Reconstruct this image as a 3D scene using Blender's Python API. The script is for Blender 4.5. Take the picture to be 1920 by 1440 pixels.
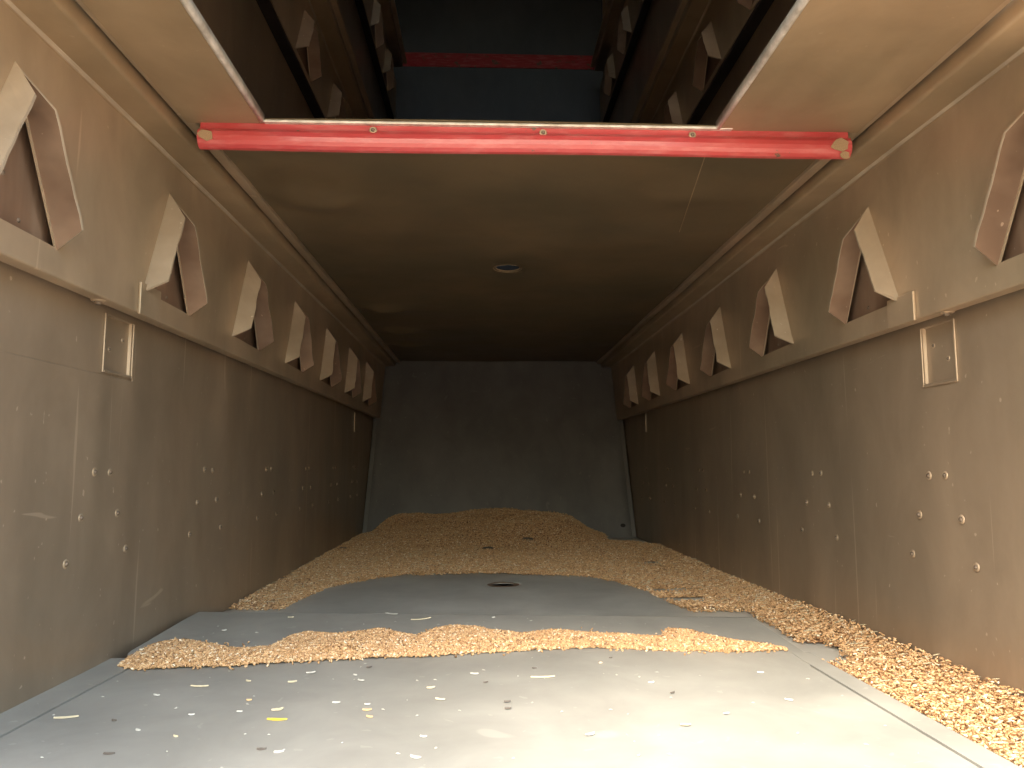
import bpy, bmesh, math, random
import numpy as np
from mathutils import Vector, Matrix
random.seed(7); rng = np.random.default_rng(11)
for o in list(bpy.data.objects): bpy.data.objects.remove(o)
scene = bpy.context.scene
COL = scene.collection

# ------------------------------------------------------------------ camera, sky, sun, exposure
cam = bpy.data.cameras.new('camera'); camo = bpy.data.objects.new('camera', cam); COL.objects.link(camo)
cam.sensor_width = 36.0; cam.lens = 36.0 * 1400 / 1920; cam.clip_start = 0.01; cam.clip_end = 3000
camo.location = (0, 0, 0)
camo.rotation_euler = (math.radians(90 + 6.156), 0, math.radians(-1.952))
scene.camera = camo
SUN_DIR = Vector((0.20, 0.30, -0.58)).normalized()          # direction the light travels
world = bpy.data.worlds.new('World'); scene.world = world; world.use_nodes = True
wn = world.node_tree.nodes; wl = world.node_tree.links
sky = wn.new('ShaderNodeTexSky'); sky.sky_type = 'NISHITA'; sky.sun_disc = False
elev = math.asin(-SUN_DIR.z)
sky.sun_elevation = elev
sky.sun_rotation = math.atan2(-SUN_DIR.x, -SUN_DIR.y)
sky.dust_density = 5.0; sky.air_density = 2.0; sky.ozone_density = 0.8
wl.new(sky.outputs[0], wn['Background'].inputs[0]); wn['Background'].inputs[1].default_value = 0.15
sun = bpy.data.lights.new('sun', 'SUN'); sun.energy = 0.22; sun.angle = math.radians(10); sun.color = (1.0, 0.95, 0.88)
suno = bpy.data.objects.new('sun', sun); COL.objects.link(suno)
suno.rotation_euler = SUN_DIR.to_track_quat('-Z', 'Y').to_euler(); suno.location = (2, -2, 4)
vs = scene.view_settings; vs.view_transform = 'Standard'; vs.look = 'None'; vs.gamma = 1.0; vs.use_curve_mapping = False
vs.exposure = 3.05
scene.render.engine = 'CYCLES'
scene.cycles.max_bounces = 6; scene.cycles.diffuse_bounces = 4; scene.cycles.glossy_bounces = 3

# ------------------------------------------------------------------ materials
class NT:
    def __init__(s, name):
        s.m = bpy.data.materials.new(name); s.m.use_nodes = True
        s.n = s.m.node_tree.nodes; s.l = s.m.node_tree.links; s.b = s.n['Principled BSDF']
        s.tc = s.n.new('ShaderNodeTexCoord')
    def obj(s, scale=(1, 1, 1), src='Object'):
        mp = s.n.new('ShaderNodeMapping'); mp.inputs['Scale'].default_value = scale
        if src == 'World':
            g = s.n.new('ShaderNodeNewGeometry'); s.l.new(g.outputs['Position'], mp.inputs[0])
        else: s.l.new(s.tc.outputs[src], mp.inputs[0])
        return mp.outputs[0]
    def noise(s, scale, detail=4, rough=.55, vec=None, dist=0):
        t = s.n.new('ShaderNodeTexNoise'); t.inputs['Scale'].default_value = scale
        t.inputs['Detail'].default_value = detail; t.inputs['Roughness'].default_value = rough
        t.inputs['Distortion'].default_value = dist
        if vec is not None: s.l.new(vec, t.inputs['Vector'])
        return t.outputs[0]
    def ramp(s, v, stops):
        r = s.n.new('ShaderNodeValToRGB'); e = r.color_ramp.elements
        while len(e) < len(stops): e.new(0.5)
        for i, (p, c) in enumerate(stops):
            e[i].position = p; e[i].color = (c[0], c[1], c[2], 1) if not isinstance(c, (int, float)) else (c, c, c, 1)
        s.l.new(v, r.inputs[0]); return r.outputs[0]
    def mix(s, f, a, b, mode='MIX'):
        m = s.n.new('ShaderNodeMix'); m.data_type = 'RGBA'; m.blend_type = mode
        for sock, v in ((m.inputs[0], f), (m.inputs[6], a), (m.inputs[7], b)):
            if isinstance(v, (int, float)): sock.default_value = v if sock.type == 'VALUE' else (v, v, v, 1)
            elif isinstance(v, tuple): sock.default_value = (*v, 1)
            else: s.l.new(v, sock)
        return m.outputs[2]
    def bump(s, h, strength, dist):
        b = s.n.new('ShaderNodeBump'); b.inputs['Strength'].default_value = strength; b.inputs['Distance'].default_value = dist
        s.l.new(h, b.inputs['Height']); s.l.new(b.outputs[0], s.b.inputs['Normal'])
    def set(s, **k):
        for kk, v in k.items():
            sock = s.b.inputs[kk]
            if isinstance(v, (int, float)): sock.default_value = v
            elif isinstance(v, tuple): sock.default_value = (*v, 1)
            else: s.l.new(v, sock)

def sheet_metal(name, c0, c1, dust, metallic=.3, rough=(.36, .55), speck=.5, streak=(1, 9, .7), dustamt=.5, scratch=0):
    t = NT(name)
    big = t.noise(4.5, 2, .5, t.obj((1, 1, .45), 'World'))
    st = t.noise(3.2, 3, .6, t.obj(streak, 'World'))
    col = t.mix(t.ramp(big, [(.32, 0), (.68, 1)]), c0, c1)
    col = t.mix(t.ramp(st, [(.42, 0), (.75, dustamt)]), col, dust)
    mo = t.noise(11, 5, .62, t.obj((1, 1, .6), 'World'), .4)
    col = t.mix(.55, col, t.ramp(mo, [(.30, .36), (.70, .60)]), 'OVERLAY')
    if scratch:
        for vec, th in (((70, 70, 2.2), .735), ((9, 9, 75), .785)):
            sc = t.noise(1.0, 1, .4, t.obj(vec, 'World'), .8)
            col = t.mix(t.ramp(sc, [(th, 0), (th + .025, scratch)]), col, tuple(min(1, v * 1.35) for v in dust))
    sp = t.noise(150, 1, .5, t.obj((1, 1, .7), 'World'))
    col = t.mix(t.ramp(sp, [(.76, 0), (.80, speck)]), col, tuple(min(1, v * 1.5 + .05) for v in dust))
    t.set(**{'Base Color': col, 'Metallic': metallic, 'Roughness': t.ramp(st, [(.3, rough[0]), (.75, rough[1])])})
    t.bump(t.noise(3.2, 2, .4, t.obj((1, 1, .6), 'World')), .6, .010)
    return t.m

M = {}
M['wall'] = sheet_metal('brown_sheet_metal', (.375, .286, .203), (.285, .229, .166), (.44, .348, .258), .45, (.30, .46), .5, (1, 5, .4), .35, .45)
M['upper'] = sheet_metal('tan_sheet_metal', (.455, .338, .235), (.34, .275, .192), (.51, .40, .288), .4, (.33, .5), .3, (1, 5, .5), .35, .35)
M['rail'] = sheet_metal('rail_metal', (.37, .268, .17), (.28, .215, .135), (.42, .32, .21), .3, (.4, .56), .15, (6, .6, 1), .35)
M['tab'] = sheet_metal('dusty_tab_metal', (.39, .315, .232), (.31, .258, .192), (.48, .41, .32), .1, (.45, .65), .6, (2, 8, 3), .6, .4)
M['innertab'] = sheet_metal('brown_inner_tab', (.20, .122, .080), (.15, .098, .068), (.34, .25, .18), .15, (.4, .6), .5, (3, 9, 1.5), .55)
M['floor'] = sheet_metal('grey_floor_sheet', (.46, .46, .42), (.41, .415, .38), (.51, .50, .45), .05, (.35, .48), .25, (6, .7, 1), .3)
M['plate'] = sheet_metal('pale_grey_plate', (.290, .286, .256), (.260, .260, .236), (.33, .32, .285), .0, (.45, .62), .2, (3, 3, 1), .5, .3)
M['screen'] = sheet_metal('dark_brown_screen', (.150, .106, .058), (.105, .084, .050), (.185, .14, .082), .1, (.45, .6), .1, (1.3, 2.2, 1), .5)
M['rear'] = sheet_metal('dark_grey_rear_sheet', (.150, .148, .145), (.122, .122, .120), (.18, .176, .168), .1, (.5, .66), .5, (5, 1, 1.5), .4, .3)
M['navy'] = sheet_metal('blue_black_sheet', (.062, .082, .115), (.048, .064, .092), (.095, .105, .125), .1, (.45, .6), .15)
M['black'] = sheet_metal('black_rubber', (.018, .014, .014), (.012, .011, .012), (.035, .028, .024), 0, (.5, .7), .05)

t = NT('bright_worn_steel')
t.set(**{'Base Color': t.ramp(t.noise(60, 4, .6, t.obj((1, 1, 1), 'World')), [(.3, (.42, .39, .35)), (.7, (.75, .73, .69))]), 'Metallic': .35, 'Roughness': .42})
M['steel'] = t.m
t = NT('bolt_metal')
t.set(**{'Base Color': t.ramp(t.noise(300, 2, .5, t.obj((1, 1, 1), 'World')), [(.35, (.10, .075, .055)), (.65, (.20, .155, .115))]), 'Metallic': .2, 'Roughness': .5})
M['bolt'] = t.m
t = NT('dark_hole'); t.set(**{'Base Color': (.012, .011, .010), 'Roughness': .9}); M['hole'] = t.m

def red_paint(name, ca, cb, chip):
    t = NT(name)
    base = t.mix(t.noise(14, 4, .6, t.obj((1, 1, 1), 'World')), ca, cb)
    base = t.mix(t.ramp(t.noise(70, 4, .65, t.obj((.35, 1, 1.6), 'World')), [(.48, 0), (.75, .35)]), base, (.60, .27, .26))
    n = t.noise(38, 5, .7, t.obj((.7, 1, 1), 'World'))
    base = t.mix(t.ramp(n, [(chip, 0), (chip + .02, 1)]), base, (.10, .075, .05))
    t.set(**{'Base Color': base, 'Roughness': .32, 'Specular IOR Level': .7}); t.bump(n, .25, .001)
    return t.m
M['red'] = red_paint('red_paint', (.45, .060, .064), (.34, .036, .042), .66)
M['dullred'] = red_paint('dull_red_paint', (.40, .012, .03), (.30, .01, .025), .60)
t = NT('bare_primer'); t.set(**{'Base Color': t.ramp(t.noise(150, 3, .6), [(.4, (.16, .10, .06)), (.6, (.42, .31, .18))]), 'Roughness': .7}); M['primer'] = t.m

def grain_mat(name):
    t = NT(name)
    oi = t.n.new('ShaderNodeObjectInfo')
    c = t.ramp(oi.outputs['Random'], [(0, (.18, .095, .045)), (.12, (.38, .22, .10)), (.40, (.51, .305, .145)), (.80, (.59, .375, .19)), (.93, (.69, .49, .29)), (1.0, (.84, .74, .56))])
    n = t.noise(500, 2, .5, t.obj((1, 1, 1), 'World'))
    c = t.mix(.25, c, t.ramp(n, [(.3, .25), (.7, .85)]), 'OVERLAY')
    t.set(**{'Base Color': c, 'Roughness': .48}); t.b.inputs['Subsurface Weight'].default_value = 0.0
    return t.m
M['grain'] = grain_mat('wheat')
t = NT('grain_bed')
v = t.n.new('ShaderNodeTexVoronoi'); v.inputs['Scale'].default_value = 260; t.l.new(t.obj((1, 1, 1), 'World'), v.inputs['Vector'])
t.set(**{'Base Color': t.mix(t.ramp(v.outputs['Distance'], [(.1, 0), (.7, 1)]), (.50, .28, .125), (.20, .10, .045)), 'Roughness': .7})
t.bump(v.outputs['Distance'], 1.0, .002)
M['bed'] = t.m
def flat(name, c, r=.6):
    t = NT(name); n = t.noise(400, 2, .5, t.obj((1, 1, 1), 'World'))
    t.set(**{'Base Color': t.mix(n, tuple(x * .8 for x in c), tuple(min(1, x * 1.15) for x in c)), 'Roughness': r}); return t.m
M['straw'] = flat('pale_straw', (.56, .49, .33)); M['yellow'] = flat('yellow_straw', (.75, .55, .06))
M['white'] = flat('white_chaff', (.47, .46, .41)); M['dirt'] = flat('dark_fleck', (.10, .085, .07)); M['tanc'] = flat('tan_chaff', (.58, .40, .20))
t = NT('dry_ground')
t.set(**{'Base Color': t.ramp(t.noise(3, 6, .6, t.obj((1, 1, 1), 'World')), [(.3, (.38, .28, .19)), (.7, (.53, .40, .275))]), 'Roughness': .9})
M['ground'] = t.m

# ------------------------------------------------------------------ helpers
def link(o, parent=None):
    COL.objects.link(o)
    if parent: o.parent = parent
    return o
def mesh_obj(name, me, mat, parent=None):
    if mat and not me.materials: me.materials.append(M[mat])
    return link(bpy.data.objects.new(name, me), parent)
def mk(name, verts, faces, mat, parent=None, smooth=False, solid=0, bevel=0):
    me = bpy.data.meshes.new(name); me.from_pydata([tuple(v) for v in verts], [], faces); me.update()
    if smooth: me.polygons.foreach_set('use_smooth', [True] * len(me.polygons))
    o = mesh_obj(name, me, mat, parent)
    if solid:
        s = o.modifiers.new('s', 'SOLIDIFY'); s.thickness = abs(solid); s.offset = -1 if solid > 0 else 1
    if bevel:
        b = o.modifiers.new('b', 'BEVEL'); b.width = bevel; b.segments = 2; b.limit_method = 'ANGLE'
    return o
def box(name, a, b, mat, parent=None, bevel=.0012):
    (x0, y0, z0), (x1, y1, z1) = [(min(p, q)) for p, q in zip(a, b)], [(max(p, q)) for p, q in zip(a, b)]
    v = [(x0, y0, z0), (x1, y0, z0), (x1, y1, z0), (x0, y1, z0), (x0, y0, z1), (x1, y0, z1), (x1, y1, z1), (x0, y1, z1)]
    f = [(0, 3, 2, 1), (4, 5, 6, 7), (0, 1, 5, 4), (1, 2, 6, 5), (2, 3, 7, 6), (3, 0, 4, 7)]
    return mk(name, v, f, mat, parent, bevel=bevel)
def fillet(pts, r, n=4):
    out = [Vector((*pts[0], 0))]
    for i in range(1, len(pts) - 1):
        p, a, b = Vector((*pts[i], 0)), Vector((*pts[i - 1], 0)), Vector((*pts[i + 1], 0))
        da, db = (a - p), (b - p); rr = min(r, da.length * .49, db.length * .49)
        A, B = p + da.normalized() * rr, p + db.normalized() * rr
        for k in range(n + 1):
            s = k / n; out.append(A * (1 - s) ** 2 + p * 2 * s * (1 - s) + B * s * s)
    out.append(Vector((*pts[-1], 0)))
    return [(q.x, q.y) for q in out]
def profile(name, pts, y0, y1, mat, parent, r=.004, thick=.0015, seg=12, wob=0.0, smooth=True):
    """bent sheet: (x, z) profile run along y"""
    pp = fillet(pts, r); n = len(pp); V = []; F = []
    for j in range(seg + 1):
        y = y0 + (y1 - y0) * j / seg
        w = wob * math.sin(y * 7.3) + wob * .6 * math.sin(y * 17 + 1)
        for x, z in pp: V.append((x, y, z + w))
    for j in range(seg):
        for i in range(n - 1):
            F.append((j * n + i, j * n + i + 1, (j + 1) * n + i + 1, (j + 1) * n + i))
    o = mk(name, V, F, mat, parent, smooth=smooth)
    s = o.modifiers.new('s', 'SOLIDIFY'); s.thickness = thick; s.offset = 0
    return o
def empty(name, loc, label, cat, group=None):
    o = bpy.data.objects.new(name, None); COL.objects.link(o); o.location = loc; o.empty_display_size = .02
    tag(o, label, cat, group); return o
def tag(o, label, cat, group=None, kind=None):
    if label: o['label'] = label
    if cat: o['category'] = cat
    if group: o['group'] = group
    if kind: o['kind'] = kind
    return o
def adopt(parent, *objs):          # children are written in world coordinates
    inv = Matrix.Translation(-parent.location)
    for o in objs: o.parent = parent; o.matrix_parent_inverse = inv
def holed_sheet(name, outer, holes, to3d, mat, parent, solid=.0015):
    bm = bmesh.new(); edges = []
    for loop in [outer] + holes:
        vs_ = [bm.verts.new(to3d(*p)) for p in loop]
        for i in range(len(vs_)): edges.append(bm.edges.new((vs_[i], vs_[(i + 1) % len(vs_)])))
    bmesh.ops.triangle_fill(bm, use_beauty=True, use_dissolve=False, edges=edges)
    bmesh.ops.recalc_face_normals(bm, faces=bm.faces)
    me = bpy.data.meshes.new(name); bm.to_mesh(me); bm.free()
    o = mesh_obj(name, me, mat, parent)
    s = o.modifiers.new('s', 'SOLIDIFY'); s.thickness = solid; s.offset = 0
    return o

Y0, Y1 = .42, 3.06
T0 = -.12                        # unseen forward run of the overhead side plates, lengthened to shade the foreground
XL, XR = -.405, .495             # lower wall faces
UL, UR = -.380, .470             # upper wall faces (25 mm proud)
CX = .045
def floor_z(y): return -.215 - .0090 * y

# ------------------------------------------------------------------ ground outside and housing
g = mk('ground', [(-400, -400, -1.25), (400, -400, -1.25), (400, 400, -1.25), (-400, 400, -1.25)], [(0, 1, 2, 3)], 'ground')
g['kind'] = 'structure'

H = empty('machine_housing', (CX, 1.6, -.32), 'dark sheet metal outer housing closing the compartments above and below', 'housing')
adopt(H, box('bottom_sheet', (XL - .03, Y0, -.30), (XR + .03, Y1 + .03, -.305), 'rear', H),
      box('roof_sheet', (XL - .03, Y0, 2.15), (XR + .03, Y1 + .03, 2.155), 'rear', H),
      box('end_sheet', (XL - .03, Y1 + .001, -.299), (XR + .03, Y1 + .006, 2.149), 'navy', H),
      box('unseen_light_blocker', (UL + .002, .455, .46), (UR - .002, .460, 2.02), 'wall', H))  # last sheet is unseen, added to keep light off the upper levels

# ------------------------------------------------------------------ side walls
bolt_me = None
def bolt_mesh():
    bm = bmesh.new()
    prof = [(0.0, .0026), (.0016, .0024), (.0026, .0015), (.0029, .0002), (.0036, .0009), (.0050, .0005), (.0056, -.0004)]
    n = 10; rings = []
    for r, h in prof:
        if r == 0: rings.append([bm.verts.new((h, 0, 0))]); continue
        rings.append([bm.verts.new((h, r * math.cos(2 * math.pi * k / n), r * math.sin(2 * math.pi * k / n))) for k in range(n)])
    for k in range(n): bm.faces.new((rings[0][0], rings[1][k], rings[1][(k + 1) % n]))
    for a, b in zip(rings[1:], rings[2:]):
        for k in range(n): bm.faces.new((a[k], b[k], b[(k + 1) % n], a[(k + 1) % n]))
    bmesh.ops.recalc_face_normals(bm, faces=bm.faces)
    me = bpy.data.meshes.new('bolt'); bm.to_mesh(me); bm.free()
    me.polygons.foreach_set('use_smooth', [True] * len(me.polygons)); me.materials.append(M['bolt']); me.materials.append(M['upper'])
    for p in me.polygons:
        if p.index >= 10 + 2 * n: p.material_index = 1
    return me
BOLT = bolt_mesh()

def tab_mesh(name, s, pts, seedv, mt):
    """pts: four (p, y, z): p out of the wall; thin bent tab, slightly uneven outer edge"""
    r = random.Random(seedv)
    A, B, C_, D = [Vector(q) for q in pts]        # wall top, wall bottom, outer bottom, outer top
    n = 7; V = []; F = []
    nrm = (B - A).cross(D - A).normalized() * .0014
    for j in range(n + 1):
        k = j / n
        P, Q = A.lerp(B, k), D.lerp(C_, k)
        Q = Q + (Q - P).normalized() * r.uniform(-.0012, .0012) * (0 < j < n)
        for X in (P, Q):
            V.append(X + nrm); V.append(X - nrm)
    for j in range(n):
        a, b = 4 * j, 4 * (j + 1)
        F += [(a, a + 2, b + 2, b), (a + 1, b + 1, b + 3, a + 3), (a + 2, a + 3, b + 3, b + 2), (a, b, b + 1, a + 1)]
    F += [(0, 1, 3, 2), (4 * n, 4 * n + 2, 4 * n + 3, 4 * n + 1)]
    V = [(s * v.x, v.y, v.z) for v in V]
    if s < 0: F = [f[::-1] for f in F]
    me = bpy.data.meshes.new(name); me.from_pydata(V, [], F); me.update(); me.materials.append(M[mt]); me.materials.append(M['tab'])
    for p in me.polygons:
        if p.index % 4 == 2 or p.index >= 4 * n: p.material_index = 1
    return me

def side_wall(s, label, Y0):
    """s = +1 for the wall at -x whose face looks to +x, -1 for the other"""
    X = XL if s > 0 else XR; U = UL if s > 0 else UR; dz = 0.0 if s > 0 else -.006
    W = empty('side_wall', (X, 1.6, -.30), label, 'wall')
    P = lambda x: x                      # world coordinates
    # lower skin with two recess openings
    rec = [(.796, .856, .100, .160)] if s > 0 else [(.765, .822, .090, .154)]
    holes = [[(a, c), (b, c), (b, d), (a, d)] for a, b, c, d in rec]
    lo = holed_sheet('lower_sheet', [(Y0, -.298), (Y1, -.298), (Y1, 2.148), (Y0, 2.148)], holes, lambda y, z: (X - s * .0008, y, z), 'wall', W)
    out = [lo]
    for a, b, c, d in rec:
        q = .0035
        x0, x1 = X - s * .0006, X - s * q
        V = [(x0, a, c), (x0, b, c), (x0, b, d), (x0, a, d), (x1, a + .001, c + .001), (x1, b - .001, c + .001), (x1, b - .001, d - .001), (x1, a + .001, d - .001)]
        F = [(4, 5, 6, 7), (0, 1, 5, 4), (1, 2, 6, 5), (2, 3, 7, 6), (3, 0, 4, 7)]
        if s < 0: F = [f[::-1] for f in F]
        r = mk('recess', V, F, 'wall', W); out.append(r)
        w = .0035; e = X + s * .0022
        fr = []
        for (ya, yb, za, zb) in ((a - w, a, c - w, d), (b, b + w, c - w, d), (a, b, c - w, c)):
            f = box('rim', (X, ya, za), (e, yb, zb), 'wall', None, .0009); fr.append(f)
        for (yy, zz) in ((a + .018, c + .024), (b - .014, d - .022)):
            h = bpy.data.objects.new('rivet', BOLT); COL.objects.link(h); h.location = (x1, yy, zz); h.scale = (s * .6, .6, .6); fr.append(h)
        for f in fr: f.parent = r; f['_p'] = 1
    out = out + [box('seam_strip', (X, 2.300, .100), (X + s * .0025, 2.3025, .158), 'tab', None, .0004)]
    if s > 0:      # overlapping sheet seam
        out.append(box('overlap_sheet', (X, Y0, -.22), (X + .0012, .862, .0985 - .0045), 'wall', None, .0006))
        out.append(box('overlap_sheet', (X, .8605, .094), (X + .0012, .8655, .158), 'wall', None, .0006))
    # bolts on the lower skin, in arrowhead groups
    rows = ((-.008, .0155), (-.052, .0375), (-.0945, .060)) if s > 0 else ((-.0125, .0150), (-.0575, .0372), (-.102, .057))
    y_first = .8055 if s > 0 else .8085
    for k in range(0, 6):
        for z, hw in rows:
            for sg in (-1, 1):
                b = bpy.data.objects.new('bolt', BOLT); COL.objects.link(b)
                j = random.uniform(.80, .98)
                b.location = (X + s * .0014, y_first + .302 * k + sg * hw + random.uniform(-.001, .001), z + random.uniform(-.001, .001)); b.scale = (s * j, j, j)
                out.append(b)
    # three storeys of proud upper wall, lip and top rail
    for lv, (zl, zo, zt) in enumerate(((.165, 0, .366), (.811, .612, .978), (1.405, 1.222, 1.588))):
        zl += dz; zt += dz * .3; zoo = zo + dz
        ks = range(0, 7) if lv == 0 else range(2, 8)
        ys = [.5845 + .2945 * k for k in ks]
        tri = []
        for y in ys:
            tri.append([(y + .0015, .3125 + zoo), (y - .0555, max(.192 + zoo, zl + .009)), (y + .0695, max(.190 + zoo, zl + .009))])
        up = holed_sheet('upper_sheet', [(Y0, zl + .005), (Y1, zl + .005), (Y1, zt - .006), (Y0, zt - .006)], tri, lambda y, z: (U - s * .00075, y, z), 'upper', W)
        out.append(up)
        out.append(profile('bottom_lip', [(U - s * .00075, zl + .005), (U - s * .00075, zl), (U - s * .0150, zl)], Y0, Y1, 'upper', W, .0012, smooth=False))
        c = U + s * .0375
        out.append(profile('top_rail', [(U - s * .00075, zt - .006), (U - s * .00075, zt), (c, zt), (c, zt + .024)], Y0, 2.86, 'rail', W, .0035, wob=.0007))
        out.append(profile('guide_flange', [(c + s * .0032, zt + .0165), (c + s * .0034, zt + .0150), (c + s * .0155, zt + .0150), (c + s * .0160, zt + .022)], Y0, 2.86, 'upper', W, .0012, wob=.0006, smooth=False))
        out.append(profile('weld_bead', [(U, zt - .0034), (U + s * .0012, zt - .0016), (U + s * .0034, zt - .0004)], Y0, 2.86, 'tab', W, .001, .0008, 60, .0004))
        if lv: out.append(box('rubber_strip', (X + s * .001, Y0, zl - .009), (U - s * .001, Y1, zl - .002), 'black', None))
        for i, y in enumerate(ys):
            bx0 = U - s * .0130
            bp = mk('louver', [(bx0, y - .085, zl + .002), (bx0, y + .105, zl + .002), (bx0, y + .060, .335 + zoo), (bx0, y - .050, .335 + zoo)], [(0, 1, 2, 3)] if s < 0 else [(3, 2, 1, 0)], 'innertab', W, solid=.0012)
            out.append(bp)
            jj = random.Random(i * 7 + lv * 31 + (s > 0))
            u_ = lambda a: jj.uniform(-a, a)
            zb = max(.190 + zoo, zl + .007); zc = max(.204 + zoo, zl + .016)
            near = [(0, 0 + u_(.001), .3225 + zoo), (0, -.0575 + u_(.002), zb), (.0252 + u_(.001), -.051 + u_(.003), zc), (.0248, -.0125 + u_(.002), .2895 + zoo + u_(.002))]
            far = [(0, .001, .3205 + zoo), (0, .0725 + u_(.002), zb - .001), (.0252 + u_(.001), .0665 + u_(.003), zc), (.0248, .0165 + u_(.002), .2885 + zoo + u_(.002))]
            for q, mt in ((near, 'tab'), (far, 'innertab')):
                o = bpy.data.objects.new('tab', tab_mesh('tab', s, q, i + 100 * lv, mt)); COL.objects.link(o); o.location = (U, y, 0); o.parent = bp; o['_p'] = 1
            for (yy, zz) in ((.012, .235), (.034, .203)):
                o = bpy.data.objects.new('rivet', BOLT); COL.objects.link(o); o.location = (bx0, y + yy + u_(.003), max(zz + zoo, zl + .02)); o.scale = (s * .9, .9, .9); o.parent = bp; o['_p'] = 1
    # splice plate over the lip joint, small bright stud under the lip
    if s > 0:
        out.append(box('splice_plate', (U, .812, .163), (U + .0032, .862, .199), 'upper', None, .0009))
    else:
        out.append(box('splice_plate', (U, .789, .157), (U - .0032, .842, .190), 'upper', None, .0009))
    st = bpy.data.objects.new('stud', BOLT); COL.objects.link(st); st.rotation_euler = (0, math.radians(90), 0); st.scale = (1.6, 1.3, 1.3)
    st.location = (X + s * .014, .752, zl0(s) - .001); out.append(st)
    for o in out:
        if o.parent is None or o.parent == W: adopt(W, o)
    return W
def zl0(s): return .165 if s > 0 else .159
side_wall(1, 'left brown sheet metal wall with bent louver tabs, bolts and rails', .12)
side_wall(-1, 'right brown sheet metal wall with bent louver tabs, bolts and rails', .42)
for o in bpy.data.objects:
    if '_p' in o: del o['_p']

# ------------------------------------------------------------------ sloping rear plate and upper rear panels
def rear_y(z): return 2.475 + (z + .236) * .52
R = empty('rear_plate', (CX, 2.47, -.24), 'dark grey sloping rear plate behind the grain heap', 'plate')
V = []; F = []; nx, nz = 24, 18
for j in range(nz + 1):
    z = -.30 + (.72) * j / nz
    for i in range(nx + 1):
        x = XL + .002 + (XR - XL - .004) * i / nx
        V.append((x, rear_y(z) + .002 * math.sin(x * 9 + 1) * math.sin(z * 8), z))
for j in range(nz):
    for i in range(nx):
        a = j * (nx + 1) + i; F.append((a, a + 1, a + nx + 2, a + nx + 1))
rp = mk('sheet', V, F, 'rear', R, smooth=True, solid=-.002)
kids = [rp]
for x in (XL + .004, XR - .004):
    ss = 1 if x < 0 else -1
    zz = [-.235, .16]
    kids.append(mk('edge_flange', [(x, rear_y(zz[0]) - .004, zz[0]), (x + ss * .012, rear_y(zz[0]) - .004, zz[0]), (x + ss * .012, rear_y(zz[1]) - .004, zz[1]), (x, rear_y(zz[1]) - .004, zz[1])], [(0, 1, 2, 3)], 'rear', R, solid=.0015))
hd = []
hc = Vector((.452, 0, -.200)); hc.y = rear_y(hc.z) - .0035
for k in range(14): hd.append((hc.x + .0085 * math.cos(k * math.pi / 7), hc.y + .52 * .006 * math.sin(k * math.pi / 7), hc.z + .006 * math.sin(k * math.pi / 7)))
kids.append(mk('hole', hd, [tuple(range(14))], 'hole', R))
adopt(R, *kids)

B = empty('upper_rear_panel', (CX, 2.98, .5), 'blue black upper rear panel with dull red crossbar, seen through the opening', 'panel')
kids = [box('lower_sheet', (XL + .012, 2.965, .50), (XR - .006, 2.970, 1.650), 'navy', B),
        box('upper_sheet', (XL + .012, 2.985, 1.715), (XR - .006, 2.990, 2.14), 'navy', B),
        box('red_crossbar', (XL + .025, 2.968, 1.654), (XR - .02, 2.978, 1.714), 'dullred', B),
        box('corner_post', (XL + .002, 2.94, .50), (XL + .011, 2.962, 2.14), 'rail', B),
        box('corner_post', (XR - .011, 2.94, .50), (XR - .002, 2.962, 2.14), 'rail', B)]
adopt(B, *kids)

# ------------------------------------------------------------------ screen tray overhead
def tray_panel(name, x0, x1, y0, y1, zf, mat, parent, hole=None, hr=.026, nx=64, ny=150, solid=.002):
    V = []; F = []
    for j in range(ny + 1):
        for i in range(nx + 1):
            x = x0 + (x1 - x0) * i / nx; y = y0 + (y1 - y0) * j / ny
            V.append([x, y, zf(x, y)])
    keep = {}
    for j in range(ny):
        for i in range(nx):
            a = j * (nx + 1) + i; q = (a, a + 1, a + nx + 2, a + nx + 1)
            if hole:
                cx = sum(V[k][0] for k in q) / 4; cy = sum(V[k][1] for k in q) / 4
                if math.hypot(cx - hole[0], cy - hole[1]) < hr: keep[q] = 0; continue
            keep[q] = 1; F.append(q)
    if hole:
        rem = set(k for q, v in keep.items() if not v for k in q); kp = set(k for q in F for k in q)
        for k in rem & kp:
            dx, dy = V[k][0] - hole[0], V[k][1] - hole[1]; L = math.hypot(dx, dy)
            V[k][0] = hole[0] + dx / L * hr; V[k][1] = hole[1] + dy / L * hr
    return mk(name, V, F, mat, parent, smooth=True, solid=solid)
def rim(name, c, r, zf, mat, parent, down):
    V = []; F = []; n = 28; prof = ((.000, .0), (.0035, down * .5), (.0055, down), (.0075, down * .4), (.010, down * .05))
    rr = random.Random(3)
    for k in range(n):
        a = 2 * math.pi * k / n; w = rr.uniform(.75, 1.3)
        for dr, h in prof:
            x, y = c[0] + (r - .003 + dr) * math.cos(a), c[1] + (r - .003 + dr) * math.sin(a)
            V.append((x, y, zf(x, y) + h * w))
    m = len(prof)
    for k in range(n):
        for i in range(m - 1):
            F.append((k * m + i, k * m + i + 1, ((k + 1) % n) * m + i + 1, ((k + 1) % n) * m + i))
    return mk(name, V, F, mat, parent, smooth=True)
def ceil_z(x, y):
    z = .389 + .0015 * math.sin(x * 6 + y * 2) + .0015 * math.sin(y * 4.5 + 1)
    e = max(0, (-x - .10) / .23)
    z += -.015 * math.exp(-((x + .250) / .050) ** 2) * sum(math.exp(-((y - yc - .10 * (x + .32)) / w) ** 2) for yc, w in ((1.06, .04), (1.83, .030), (2.12, .030), (2.36, .026)))
    z += .0007 * math.sin(y * 21 + x * 3) * e
    return z
S = empty('screen_tray', (CX, .80, .378), 'brown overhead screen tray with bright red front bar and round finger hole', 'tray')
HC = (.041, 1.453)
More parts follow.
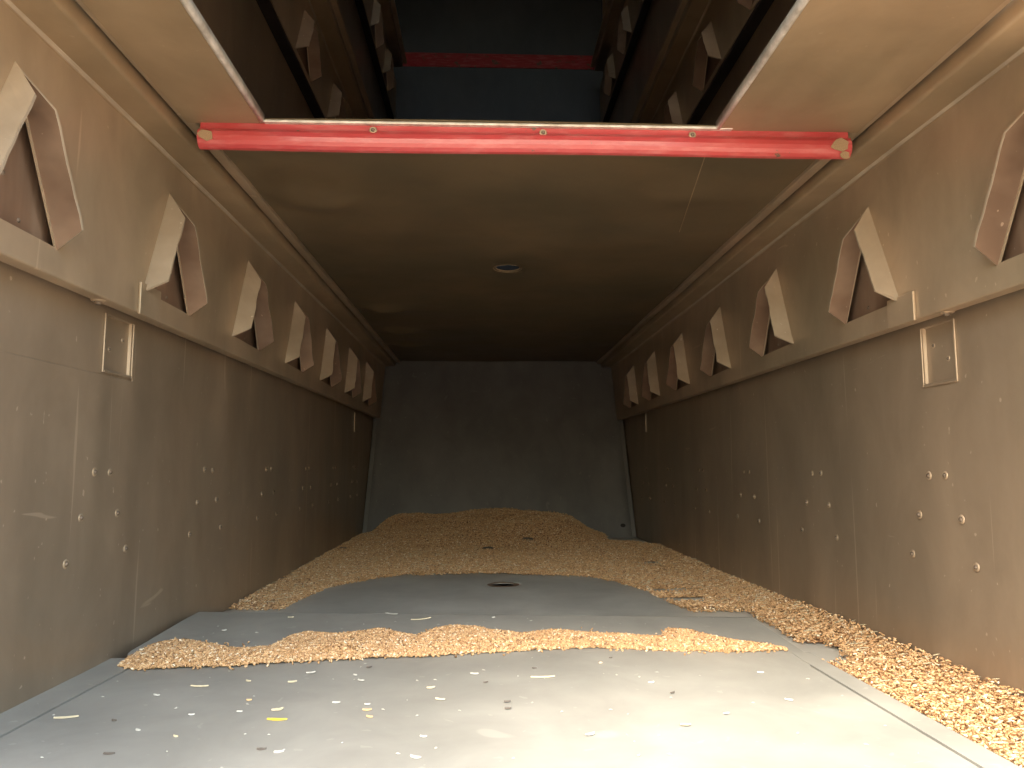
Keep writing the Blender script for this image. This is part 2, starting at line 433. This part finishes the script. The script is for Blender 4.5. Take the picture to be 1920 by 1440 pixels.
cp = tray_panel('screen_sheet', UL + .042, UR - .042, .812, 2.86, ceil_z, 'screen', S, HC)
rm = rim('hole_rim', HC, .026, ceil_z, 'rail', S, -.003)
kids = [cp]
PZ = .3775
pl = box('side_plate', (-.3335, T0, PZ), (-.2495, .806, PZ + .002), 'rail', S, .0006)
pr = box('side_plate', (.2600, T0, PZ), (.4235, .806, PZ + .002), 'rail', S, .0006)
hl = profile('folded_hem', [(-.2515, PZ - .0006), (-.2487, PZ - .0010), (-.2474, PZ + .001), (-.2474, PZ + .008)], T0, .800, 'steel', S, .001, .001)
hr_ = profile('folded_hem', [(.2620, PZ - .0006), (.2594, PZ - .0010), (.2582, PZ + .001), (.2582, PZ + .008)], T0, .800, 'steel', S, .001, .001)
# red angle bar: recessed upper band, main face leaning a little towards the light
def bar_profile(x0, x1):
    pf = [(.806, .3785), (.8042, .3780), (.8038, .3705), (.7990, .3680), (.7962, .3640), (.7955, .3590), (.7962, .3540), (.7985, .3502), (.8020, .3474), (.8060, .3465)]
    n = len(pf); seg = 40; V = []; F = []
    for j in range(seg + 1):
        x = x0 + (x1 - x0) * j / seg
        w = .0006 * math.sin(x * 14)
        for k, (y, z) in enumerate(pf): V.append((x, y, z + w * (k > 3)))
    for j in range(seg):
        for i in range(n - 1): F.append((j * n + i, j * n + i + 1, (j + 1) * n + i + 1, (j + 1) * n + i))
    return mk('red_front_bar', V, F, 'red', S, smooth=False, solid=.0016)
rb = bar_profile(-.3185, .4115)
tr = box('top_edge_trim', (-.2480, .7985, .3768), (.2770, .8052, .3798), 'steel', S, .0008)
sub = []
for x in (-.127, .062, .2305):
    b = bpy.data.objects.new('bolt', BOLT); COL.objects.link(b); b.rotation_euler = (0, 0, math.radians(-90)); b.location = (x, .7985, .3690); b.scale = (1.2, .8, .8); sub.append(b)
for x, w, h in ((-.3085, .010, .012), (.3975, .013, .014), (.4035, .006, .008)):
    rr = random.Random(int(x * 1000)); n = 9
    zc = .3585 if w > .007 else .347
    vv = [(x + w * rr.uniform(.6, 1.1) * math.cos(2 * math.pi * k / n), (.7946 if w > .007 else .7965), zc + h * .6 * rr.uniform(.6, 1.1) * math.sin(2 * math.pi * k / n)) for k in range(n)]
    sub.append(mk('chipped_patch', vv, [tuple(range(n))], 'primer', None, solid=.0006))
V = []
for j in range(13):
    y_ = .86 + .34 * j / 12; x_ = .268 + .052 * j / 12
    V += [(x_ - .0006, y_, ceil_z(x_, y_) - .0026), (x_ + .0006, y_, ceil_z(x_, y_) - .0026), (x_ + .0006, y_, ceil_z(x_, y_) + .001), (x_ - .0006, y_, ceil_z(x_, y_) + .001)]
cr = mk('crease', V, [(4 * j + a, 4 * j + (a + 1) % 4, 4 * j + 4 + (a + 1) % 4, 4 * j + 4 + a) for j in range(12) for a in range(4)], 'rail', S)
adopt(S, cp, rm, pl, pr, hl, hr_, rb, tr, cr)
for o in sub + [rm]:
    par = rb if o is not rm else cp
    o.parent = par; o.matrix_parent_inverse = Matrix.Translation(-S.location) if False else Matrix.Identity(4)
bpy.context.view_layer.update()
for o in sub: o.matrix_parent_inverse = rb.matrix_world.inverted()
rm.matrix_parent_inverse = cp.matrix_world.inverted()

# ------------------------------------------------------------------ floor tray
FT = empty('floor_tray', (CX, 1.5, -.24), 'grey sheet metal floor tray under the spilled wheat', 'tray')
FH = (.033, 1.466)
fz = lambda x, y: floor_z(y) + .0008 * math.sin(x * 7 + y * 3)
fp = tray_panel('floor_sheet', XL + .001, XR - .001, Y0, 2.60, fz, 'floor', FT, FH, .024, 64, 170, .002)
fr = rim('hole_rim', FH, .024, fz, 'innertab', FT, .0012)
adopt(FT, fp); bpy.context.view_layer.update(); fr.parent = fp; fr.matrix_parent_inverse = fp.matrix_world.inverted()

# ------------------------------------------------------------------ loose plate in the foreground
CPL = empty('cover_plate', (0, .6, -.205), 'pale grey metal plate lying in the foreground under a row of wheat', 'plate')
def plate_z(y): return -.2045 - .004 * max(0, min(1, (y - .45) / .38)) if y < .83 else -.2085 + .0060 * min(1, (y - .83) / .20)
def plate(name, xl, xr, y0, y1, dzz, mat, n=26, m=18):
    V = []; F = []
    for j in range(n + 1):
        k = j / n
        for i in range(m + 1):
            a, b = xl(k), xr(k); x = a + (b - a) * i / m
            y = y0 + (y1(x) - y0) * k
            V.append((x, y, plate_z(y) + dzz + .0006 * math.sin(x * 8) * math.sin(y * 9)))
    for j in range(n):
        for i in range(m): F.append((j * (m + 1) + i, j * (m + 1) + i + 1, (j + 1) * (m + 1) + i + 1, (j + 1) * (m + 1) + i))
    return mk(name, V, F, mat, CPL, smooth=False, solid=.0022)
yb = lambda x: 1.075 - .063 * (x + .40) / .755
k1 = plate('centre_sheet', lambda k: -.3725 + .008 * min(1, k / .72) - .032 * max(0, min(1, (k - .73) / .03)), lambda k: .3365 + .018 * max(0, min(1, (k - .73) / .03)), .20, lambda x: yb(x), 0, 'plate', 66, 30)
kl = plate('side_flange', lambda k: -.4035, lambda k: -.3745 + .008 * k, .20, lambda x: .845, .0006, 'plate', 20, 3)
kr = plate('side_flange', lambda k: .3390, lambda k: .3680 - .008 * k, .20, lambda x: .845, .0006, 'plate', 20, 3)
mm = 30
# turned-down rear edge
V = []; F = []
for i in range(mm + 1):
    x = -.396 + .752 * i / mm; y = yb(x)
    for dy, dz_ in ((0, -.2024), (.0022, -.2032), (.003, -.2065), (.003, -.224)): V.append((x, y + dy, dz_))
for i in range(mm):
    for q in range(3): F.append((i * 4 + q, (i + 1) * 4 + q, (i + 1) * 4 + q + 1, i * 4 + q + 1))
ke = mk('turned_edge', V, F, 'plate', CPL, smooth=True)
adopt(CPL, k1, kl, kr, ke)

# ------------------------------------------------------------------ wheat
def kernel_mesh():
    bm = bmesh.new(); L, Wd, Hh = .0023, .00112, .00102
    n = 8; xs = [-1, -.82, -.35, .2, .7, .97]; rad = [0, .48, .92, 1.0, .72, .2]
    rings = []
    for x, r in zip(xs, rad):
        if r == 0: rings.append([bm.verts.new((x * L, 0, 0))]); continue
        ring = []
        for k in range(n):
            a = 2 * math.pi * k / n + .39
            y, z = r * Wd * math.cos(a), r * Hh * math.sin(a)
            if k in (5, 6) and False: z *= .6
            if math.sin(a) < -.8: z *= .72
            ring.append(bm.verts.new((x * L, y, z)))
        rings.append(ring)
    tip = bm.verts.new((1.03 * L, 0, 0))
    for k in range(n): bm.faces.new((rings[0][0], rings[1][(k + 1) % n], rings[1][k]))
    for a, b in zip(rings[1:], rings[2:]):
        for k in range(n): bm.faces.new((a[k], a[(k + 1) % n], b[(k + 1) % n], b[k]))
    for k in range(n): bm.faces.new((rings[-1][k], rings[-1][(k + 1) % n], tip))
    bmesh.ops.recalc_face_normals(bm, faces=bm.faces)
    me = bpy.data.meshes.new('wheat_kernel'); bm.to_mesh(me); bm.free()
    me.polygons.foreach_set('use_smooth', [True] * len(me.polygons)); me.materials.append(M['grain']); return me
KERN = kernel_mesh()

def grain_object(name, pts, tilt, label):
    n = len(pts)
    me = bpy.data.meshes.new(name); me.vertices.add(n); me.vertices.foreach_set('co', pts.astype(np.float32).ravel())
    rot = np.stack([rng.uniform(0, 6.28, n), rng.normal(0, tilt, n), rng.uniform(0, 6.28, n)], 1)
    a = me.attributes.new('rot', 'FLOAT_VECTOR', 'POINT'); a.data.foreach_set('vector', rot.astype(np.float32).ravel())
    sc = rng.uniform(.82, 1.12, n); a = me.attributes.new('scl', 'FLOAT', 'POINT'); a.data.foreach_set('value', sc.astype(np.float32))
    me.materials.append(M['grain'])
    o = link(bpy.data.objects.new(name, me)); tag(o, label, 'grain', None, 'stuff')
    k = link(bpy.data.objects.new('kernel', KERN), o); k.location = pts[n // 2]
    ng = bpy.data.node_groups.new(name + '_scatter', 'GeometryNodeTree')
    ng.interface.new_socket('Geometry', in_out='INPUT', socket_type='NodeSocketGeometry')
    ng.interface.new_socket('Geometry', in_out='OUTPUT', socket_type='NodeSocketGeometry')
    N = ng.nodes; Lk = ng.links
    gi, go = N.new('NodeGroupInput'), N.new('NodeGroupOutput'); ip = N.new('GeometryNodeInstanceOnPoints'); oi = N.new('GeometryNodeObjectInfo')
    oi.inputs[0].default_value = k; oi.transform_space = 'ORIGINAL'
    r = N.new('GeometryNodeInputNamedAttribute'); r.data_type = 'FLOAT_VECTOR'; r.inputs[0].default_value = 'rot'
    s = N.new('GeometryNodeInputNamedAttribute'); s.data_type = 'FLOAT'; s.inputs[0].default_value = 'scl'
    Lk.new(gi.outputs[0], ip.inputs['Points']); Lk.new(oi.outputs['Geometry'], ip.inputs['Instance'])
    er = N.new('FunctionNodeEulerToRotation'); Lk.new(r.outputs[0], er.inputs[0]); Lk.new(er.outputs[0], ip.inputs['Rotation'])
    Lk.new(s.outputs[0], ip.inputs['Scale'])
    Lk.new(ip.outputs[0], go.inputs[0])
    m = o.modifiers.new('scatter', 'NODES'); m.node_group = ng
    return o

def smooth_noise(x, y, f, seed):
    r = np.random.default_rng(seed); s = np.zeros_like(x); amp = 1
    for o_ in range(4):
        for _ in range(5):
            a = r.uniform(0, 6.28); p = r.uniform(0, 6.28); ff = f * (1.9 ** o_) * r.uniform(.7, 1.3)
            s += amp * np.sin((x * math.cos(a) + y * math.sin(a)) * ff + p) / 5
        amp *= .6
    return s

# row of wheat in the crease of the plate
lowx, lowy = zip(*[(-0.376, 0.809), (-0.353, 0.8), (-0.317, 0.803), (-0.26, 0.811), (-0.199, 0.826), (-0.121, 0.837), (-0.064, 0.842), (-0.006, 0.852), (0.053, 0.861), (0.114, 0.868), (0.173, 0.860), (0.231, 0.85), (0.29, 0.848), (0.337, 0.852)])
upx, upy = zip(*[(-0.378, 0.825), (-0.374, 0.880), (-0.368, 0.897), (-0.343, 0.903), (-0.288, 0.873), (-0.240, 0.878), (-0.229, 0.917), (-0.211, 0.936), (-0.175, 0.922), (-0.127, 0.944), (-0.079, 0.920), (-0.062, 0.950), (-0.038, 0.960), (-0.004, 0.948), (0.042, 0.918), (0.083, 0.940), (0.137, 0.922), (0.207, 0.904), (0.222, 0.938), (0.246, 0.918), (0.274, 0.893), (0.312, 0.872), (0.338, 0.858)])
n0 = 130000
x = rng.uniform(-.378, .338, n0); y = rng.uniform(.795, .965, n0)
lo = np.interp(x, lowx, lowy) + .003 * smooth_noise(x, y * 0, 90, 1); hi = np.interp(x, upx, upy) + .004 * smooth_noise(x, y * 0, 80, 2)
inside = (y > lo) & (y < hi)
x, y, lo, hi = x[inside], y[inside], lo[inside], hi[inside]
e = np.minimum(np.minimum(y - lo, hi - y) / .022, 1); h = .0105 * np.sqrt(np.clip(e, 0, 1)) * (.75 + .25 * smooth_noise(x, y, 40, 3))
pz = np.vectorize(plate_z)(y)
z = pz + .0016 + h * rng.uniform(0, 1, len(x)) ** .6
sel = rng.uniform(0, 1, len(x)) < .85
row = np.stack([x, y, z], 1)[sel]
m_ = 260   # strays around the row
xs_ = rng.uniform(-.37, .33, m_); k_ = rng.uniform(0, 1, m_)
ys_ = np.where(k_ < .35, np.interp(xs_, lowx, lowy) - np.abs(rng.normal(0, .006, m_)), np.interp(xs_, upx, upy) + np.abs(rng.normal(0, .010, m_)))
row = np.concatenate([row, np.stack([xs_, ys_, np.vectorize(plate_z)(ys_) + .0016], 1)])
grain_object('wheat_row', row, .5, 'narrow row of golden wheat kernels lying across the pale plate')

# spilled wheat over the floor tray, heaped against the rear plate
def heap_h(x, y):
    t1 = np.clip((y - 1.98) / .48, 0, 1); t1 = t1 * t1 * (3 - 2 * t1)
    across = 1 / (1 + np.exp((x - .310) / .030)) * (1 - .80 / (1 + np.exp((x + .335) / .018)) - .16 / (1 + np.exp((x + .08) / .05)))
    hh = .074 * t1 * across * (1 + .17 * smooth_noise(x, y, 17, 5) + .10 * np.exp(-((x - .08) / .10) ** 2))
    wall = .006 * np.exp(-np.clip(.495 - x, 0, 1) / .05) * np.clip((1.9 - y) / .8, 0, 1) + .004 * np.exp(-np.clip(x + .405, 0, 1) / .04) * np.clip((y - 1.1), 0, 1)
    return hh + wall + .004 * np.clip((y - 1.55) / .3, 0, 1) * (1 + .5 * smooth_noise(x, y, 22, 6))
bx_, by_ = zip(*[(-.420, 1.19), (-.317, 1.200), (-.310, 1.281), (-.290, 1.43), (-.225, 1.53), (-.167, 1.582), (-.068, 1.597), (.043, 1.593), (.153, 1.574), (.214, 1.535), (.256, 1.465), (.286, 1.366), (.300, 1.23), (.312, 1.16), (.37, 1.03)])
def density(x, y):
    edge = np.interp(x, bx_, by_) + .010 * smooth_noise(x, y, 40, 8) + .007 * smooth_noise(x, y, 130, 9)
    d = np.clip((y - edge) / .012, 0, 1)
    inner = np.where(y > .95, .392, np.where(y > .89, .418, np.where(y > .84, .410, .372))) + .008 * smooth_noise(x * 0, y, 60, 10)
    right = np.clip((x - inner) / .010, 0, 1) * (y < 1.2)
    d = np.where(y < 1.16, np.where(x > .30, right, d * (x < -.30)), np.maximum(d, right))
    # thin streaks on the right where the tray shows through
    st = smooth_noise(x * .16, y, 75, 12)
    zone = np.exp(-((x - .335) / .075) ** 2) * np.exp(-((y - 1.32) / .13) ** 2) + .8 * np.exp(-((x - .39) / .05) ** 2) * np.exp(-((y - 1.75) / .16) ** 2)
    d = d * (1 - np.clip(zone * 1.3, 0, 1) * (st > .10))
    d = d * (1 - ((x > .375 + .02 * smooth_noise(y, x, 20, 4)) & (y > 2.20 + .05 * smooth_noise(x, y, 25, 13))))
    return d
n0 = 330000
x = rng.uniform(XL + .003, XR - .003, n0); y = .45 + (2.56 - .45) * rng.uniform(0, 1, n0)
dn = density(x, y); sel = rng.uniform(0, 1, n0) < dn * np.where(y < 1.2, 1.7, np.where(y < 1.8, .95, .62)); x, y, dn = x[sel], y[sel], dn[sel]
h = heap_h(x, y); zf = -.215 - .0090 * y
ok = y < 2.47 + (zf + h + .236) * .52
x, y, h, zf = x[ok], y[ok], h[ok], zf[ok]
lay = np.where(y < 1.2, .009, .005)
heap = np.stack([x, y, zf + h + .0012 + lay * rng.uniform(0, 1, len(x)) ** 1.5], 1)
hp = grain_object('wheat_heap', heap, .35, 'spilled wheat spread over the floor and heaped against the rear plate')
gx = np.linspace(XL + .002, XR - .002, 180); gy = np.linspace(.46, 2.58, 420)
GX, GY = np.meshgrid(gx, gy); DD = density(GX.ravel(), GY.ravel()).reshape(GX.shape)
HZ = -.215 - .0090 * GY + heap_h(GX, GY) + .0010
vid = -np.ones(GX.shape, int); V = []; F = []
good = (DD > .9) & (GY < 2.47 + (HZ + .236) * .52 + .01)
for j in range(len(gy)):
    for i in range(len(gx)):
        if good[j, i]: vid[j, i] = len(V); V.append((GX[j, i], GY[j, i], HZ[j, i]))
for j in range(len(gy) - 1):
    for i in range(len(gx) - 1):
        q = (vid[j, i], vid[j, i + 1], vid[j + 1, i + 1], vid[j + 1, i])
        if min(q) >= 0: F.append(tuple(int(a) for a in q))
bed = mk('grain_bed', V, F, 'bed', hp, smooth=True); bed['kind'] = 'stuff'

V = []; F = []
hs = heap[rng.choice(len(heap), 2400, replace=False)]
for (px, py, pz_) in hs:
    L = random.uniform(.0025, .006); a = random.gauss(0, .45) + (math.pi / 2 if random.random() < .12 else 0); w = L * random.uniform(.12, .25); z_ = pz_ + .0022
    ca, sa = math.cos(a), math.sin(a); b0 = len(V)
    for (u_, v_, q_) in ((-L, -w * .4, 0), (0, -w, .0006), (L, -w * .3, .0012), (L, w * .3, .0013), (0, w, .0008), (-L, w * .4, .0002)):
        V.append((px + u_ * ca - v_ * sa, py + u_ * sa + v_ * ca, z_ + q_))
    F += [(b0, b0 + 1, b0 + 4, b0 + 5), (b0 + 1, b0 + 2, b0 + 3, b0 + 4)]
cb = mk('chaff_bits', V, F, 'straw', hp, solid=.0004); cb['kind'] = 'stuff'

def clump(cx, cy, R_, label, seedv):
    r = random.Random(seedv); bm = bmesh.new(); bmesh.ops.create_icosphere(bm, subdivisions=2, radius=R_)
    for v in bm.verts: v.co *= r.uniform(.7, 1.2); v.co.z *= .45; v.co.x *= 1.5
    me = bpy.data.meshes.new('dirt_clump'); bm.to_mesh(me); bm.free(); me.materials.append(M['dirt'])
    o = link(bpy.data.objects.new('dirt_clump', me))
    o.location = (cx, cy, floor_z(cy) + float(heap_h(np.array([cx]), np.array([cy]))[0]) + .003); tag(o, label, 'dirt')
clump(.115, 2.13, .011, 'dark dirt clump on the wheat heap, right of its middle', 1)
clump(.005, 2.03, .011, 'dark dirt clump at the foot of the wheat heap, near its middle', 2)
clump(-.385, 2.06, .009, 'dark dirt clump beside the left wall at the heap', 3)

# ------------------------------------------------------------------ chaff and straw on the plate
def flake(name, L, Wd, mat, seedv, curl=.25):
    r = random.Random(seedv); n = 6; V = []; F = []
    for j in range(n + 1):
        k = j / n; w = Wd * math.sin(math.pi * (.12 + .80 * k)) * r.uniform(.75, 1.15)
        zz = curl * .35 * L * (k - .5) ** 2
        V += [((k - .5) * L, -w / 2, zz), ((k - .5) * L, w / 2, zz + r.uniform(0, .0006)), ((k - .5) * L, 0, zz + .0011)]
    for j in range(n):
        a, b = 3 * j, 3 * j + 3
        F += [(a, a + 2, b + 2, b), (a + 2, a + 1, b + 1, b + 2), (a, b, b + 1, a + 1)]
    F += [(0, 1, 2), (3 * n, 3 * n + 2, 3 * n + 1)]
    me = bpy.data.meshes.new(name); me.from_pydata(V, [], F); me.update(); me.materials.append(M[mat])
    return me
def put(name, me, x, y, rz, label, cat, group=None, surf=plate_z):
    o = link(bpy.data.objects.new(name, me)); o.location = (x, y, surf(y) + .0007); o.rotation_euler = (0, 0, rz)
    return tag(o, label, cat, group)
put('straw_piece', flake('straw_piece', .0185, .0042, 'straw', 1, .1), -.343, .649, .20, 'long pale straw piece near the lower left of the plate', 'straw')
put('straw_piece', flake('straw_piece', .0165, .0052, 'yellow', 2, .05), -.169, .638, -.08, 'bright yellow straw piece on the plate', 'straw')
put('chaff_flake', flake('chaff_flake', .017, .0035, 'straw', 3), -.268, .736, -.05, 'curved cream chaff flake on the plate left of the yellow straw', 'chaff')
put('chaff_flake', flake('chaff_flake', .010, .0065, 'straw', 4), -.176, .664, .5, 'cream chaff flake just behind the bright yellow straw', 'chaff')
put('chaff_flake', flake('chaff_flake', .024, .0028, 'straw', 5, .2), .056, .756, .06, 'long thin straw sliver on the plate before the row', 'straw')
put('wheat_kernel', KERN, .121, .810, .3, 'single wheat kernel lying alone in front of the row', 'kernel')
put('chaff_flake', flake('chaff_flake', .020, .007, 'white', 6, .3), -.128, 1.047, -.5, 'crumpled white chaff flake on the rear flange behind the row', 'chaff')
put('chaff_flake', flake('chaff_flake', .028, .003, 'straw', 7, .3), -.085, 1.012, .45, 'thin straw sliver on the rear flange behind the row', 'straw')
small = [(-.296, .709, 'white', .010), (-.175, .781, 'white', .013), (-.228, .753, 'straw', .009), (-.185, .748, 'straw', .012), (-.208, .691, 'tanc', .007), (-.130, .681, 'white', .010), (-.129, .770, 'white', .007),
 (-.120, .751, 'white', .010), (-.102, .675, 'white', .007), (-.095, .642, 'tanc', .009), (-.051, .724, 'straw', .011), (-.040, .688, 'straw', .013), (-.011, .771, 'white', .012), (.158, .734, 'white', .009), (.080, .595, 'white', .013),
 (.159, .614, 'straw', .012), (-.049, .553, 'white', .012), (-.047, .594, 'white', .008), (-.270, .616, 'white', .007), (-.243, .652, 'white', .007), (-.206, .659, 'white', .007), (-.148, .566, 'white', .010), (-.259, 1.029, 'straw', .011),
 (.267, .675, 'white', .010), (-.235, .601, 'straw', .007), (-.100, .660, 'tanc', .011), (-.323, .961, 'white', .008), (.010, 1.02, 'white', .007), (.275, .765, 'white', .009), (.20, .640, 'white', .008)]
pool = {}
for i, (x, y, c, L) in enumerate(small):
    put('chaff_flake', flake('chaff_flake', L * .7, L * random.uniform(.25, .42), c, 50 + i), x, y, random.uniform(-.6, .6), 'small pale chaff flake scattered on the grey plate', 'chaff', 'small chaff flakes on the plate')
for i, (x, y, L) in enumerate([(.019, .679, .006), (.019, .660, .006), (-.162, .572, .007), (-.268, .567, .008), (-.120, .800, .006), (.050, .790, .005), (-.300, .640, .005), (.17, .70, .005), (.135, .83, .004), (.0, .74, .005)]):
    put('dirt_fleck', flake('dirt_fleck', L, L * .6, 'dirt', 90 + i), x, y, random.uniform(-.6, .6), 'tiny dark dirt fleck scattered on the grey plate', 'dirt', 'dark flecks on the plate')
# uncountable fine dust
V = []; F = []
for i in range(110):
    x = random.uniform(-.36, .33); y = random.uniform(.42, 1.03)
    r = random.uniform(.0006, .0018); a = random.uniform(0, 3); z = plate_z(y) + .0006 + .0006 * math.sin(x * 8) * math.sin(y * 9)
    b = len(V)
    for k in range(4): V.append((x + r * (1.5 if k % 2 else .8) * math.cos(a + k * 1.571), y + r * (1.5 if k % 2 else .8) * math.sin(a + k * 1.571), z))
    V.append((x, y, z + .0007)); F += [(b + k, b + (k + 1) % 4, b + 4) for k in range(4)]
tag(mk('chaff_dust', V, F, 'white'), 'fine pale chaff dust strewn over the grey plate', 'chaff dust', None, 'stuff')
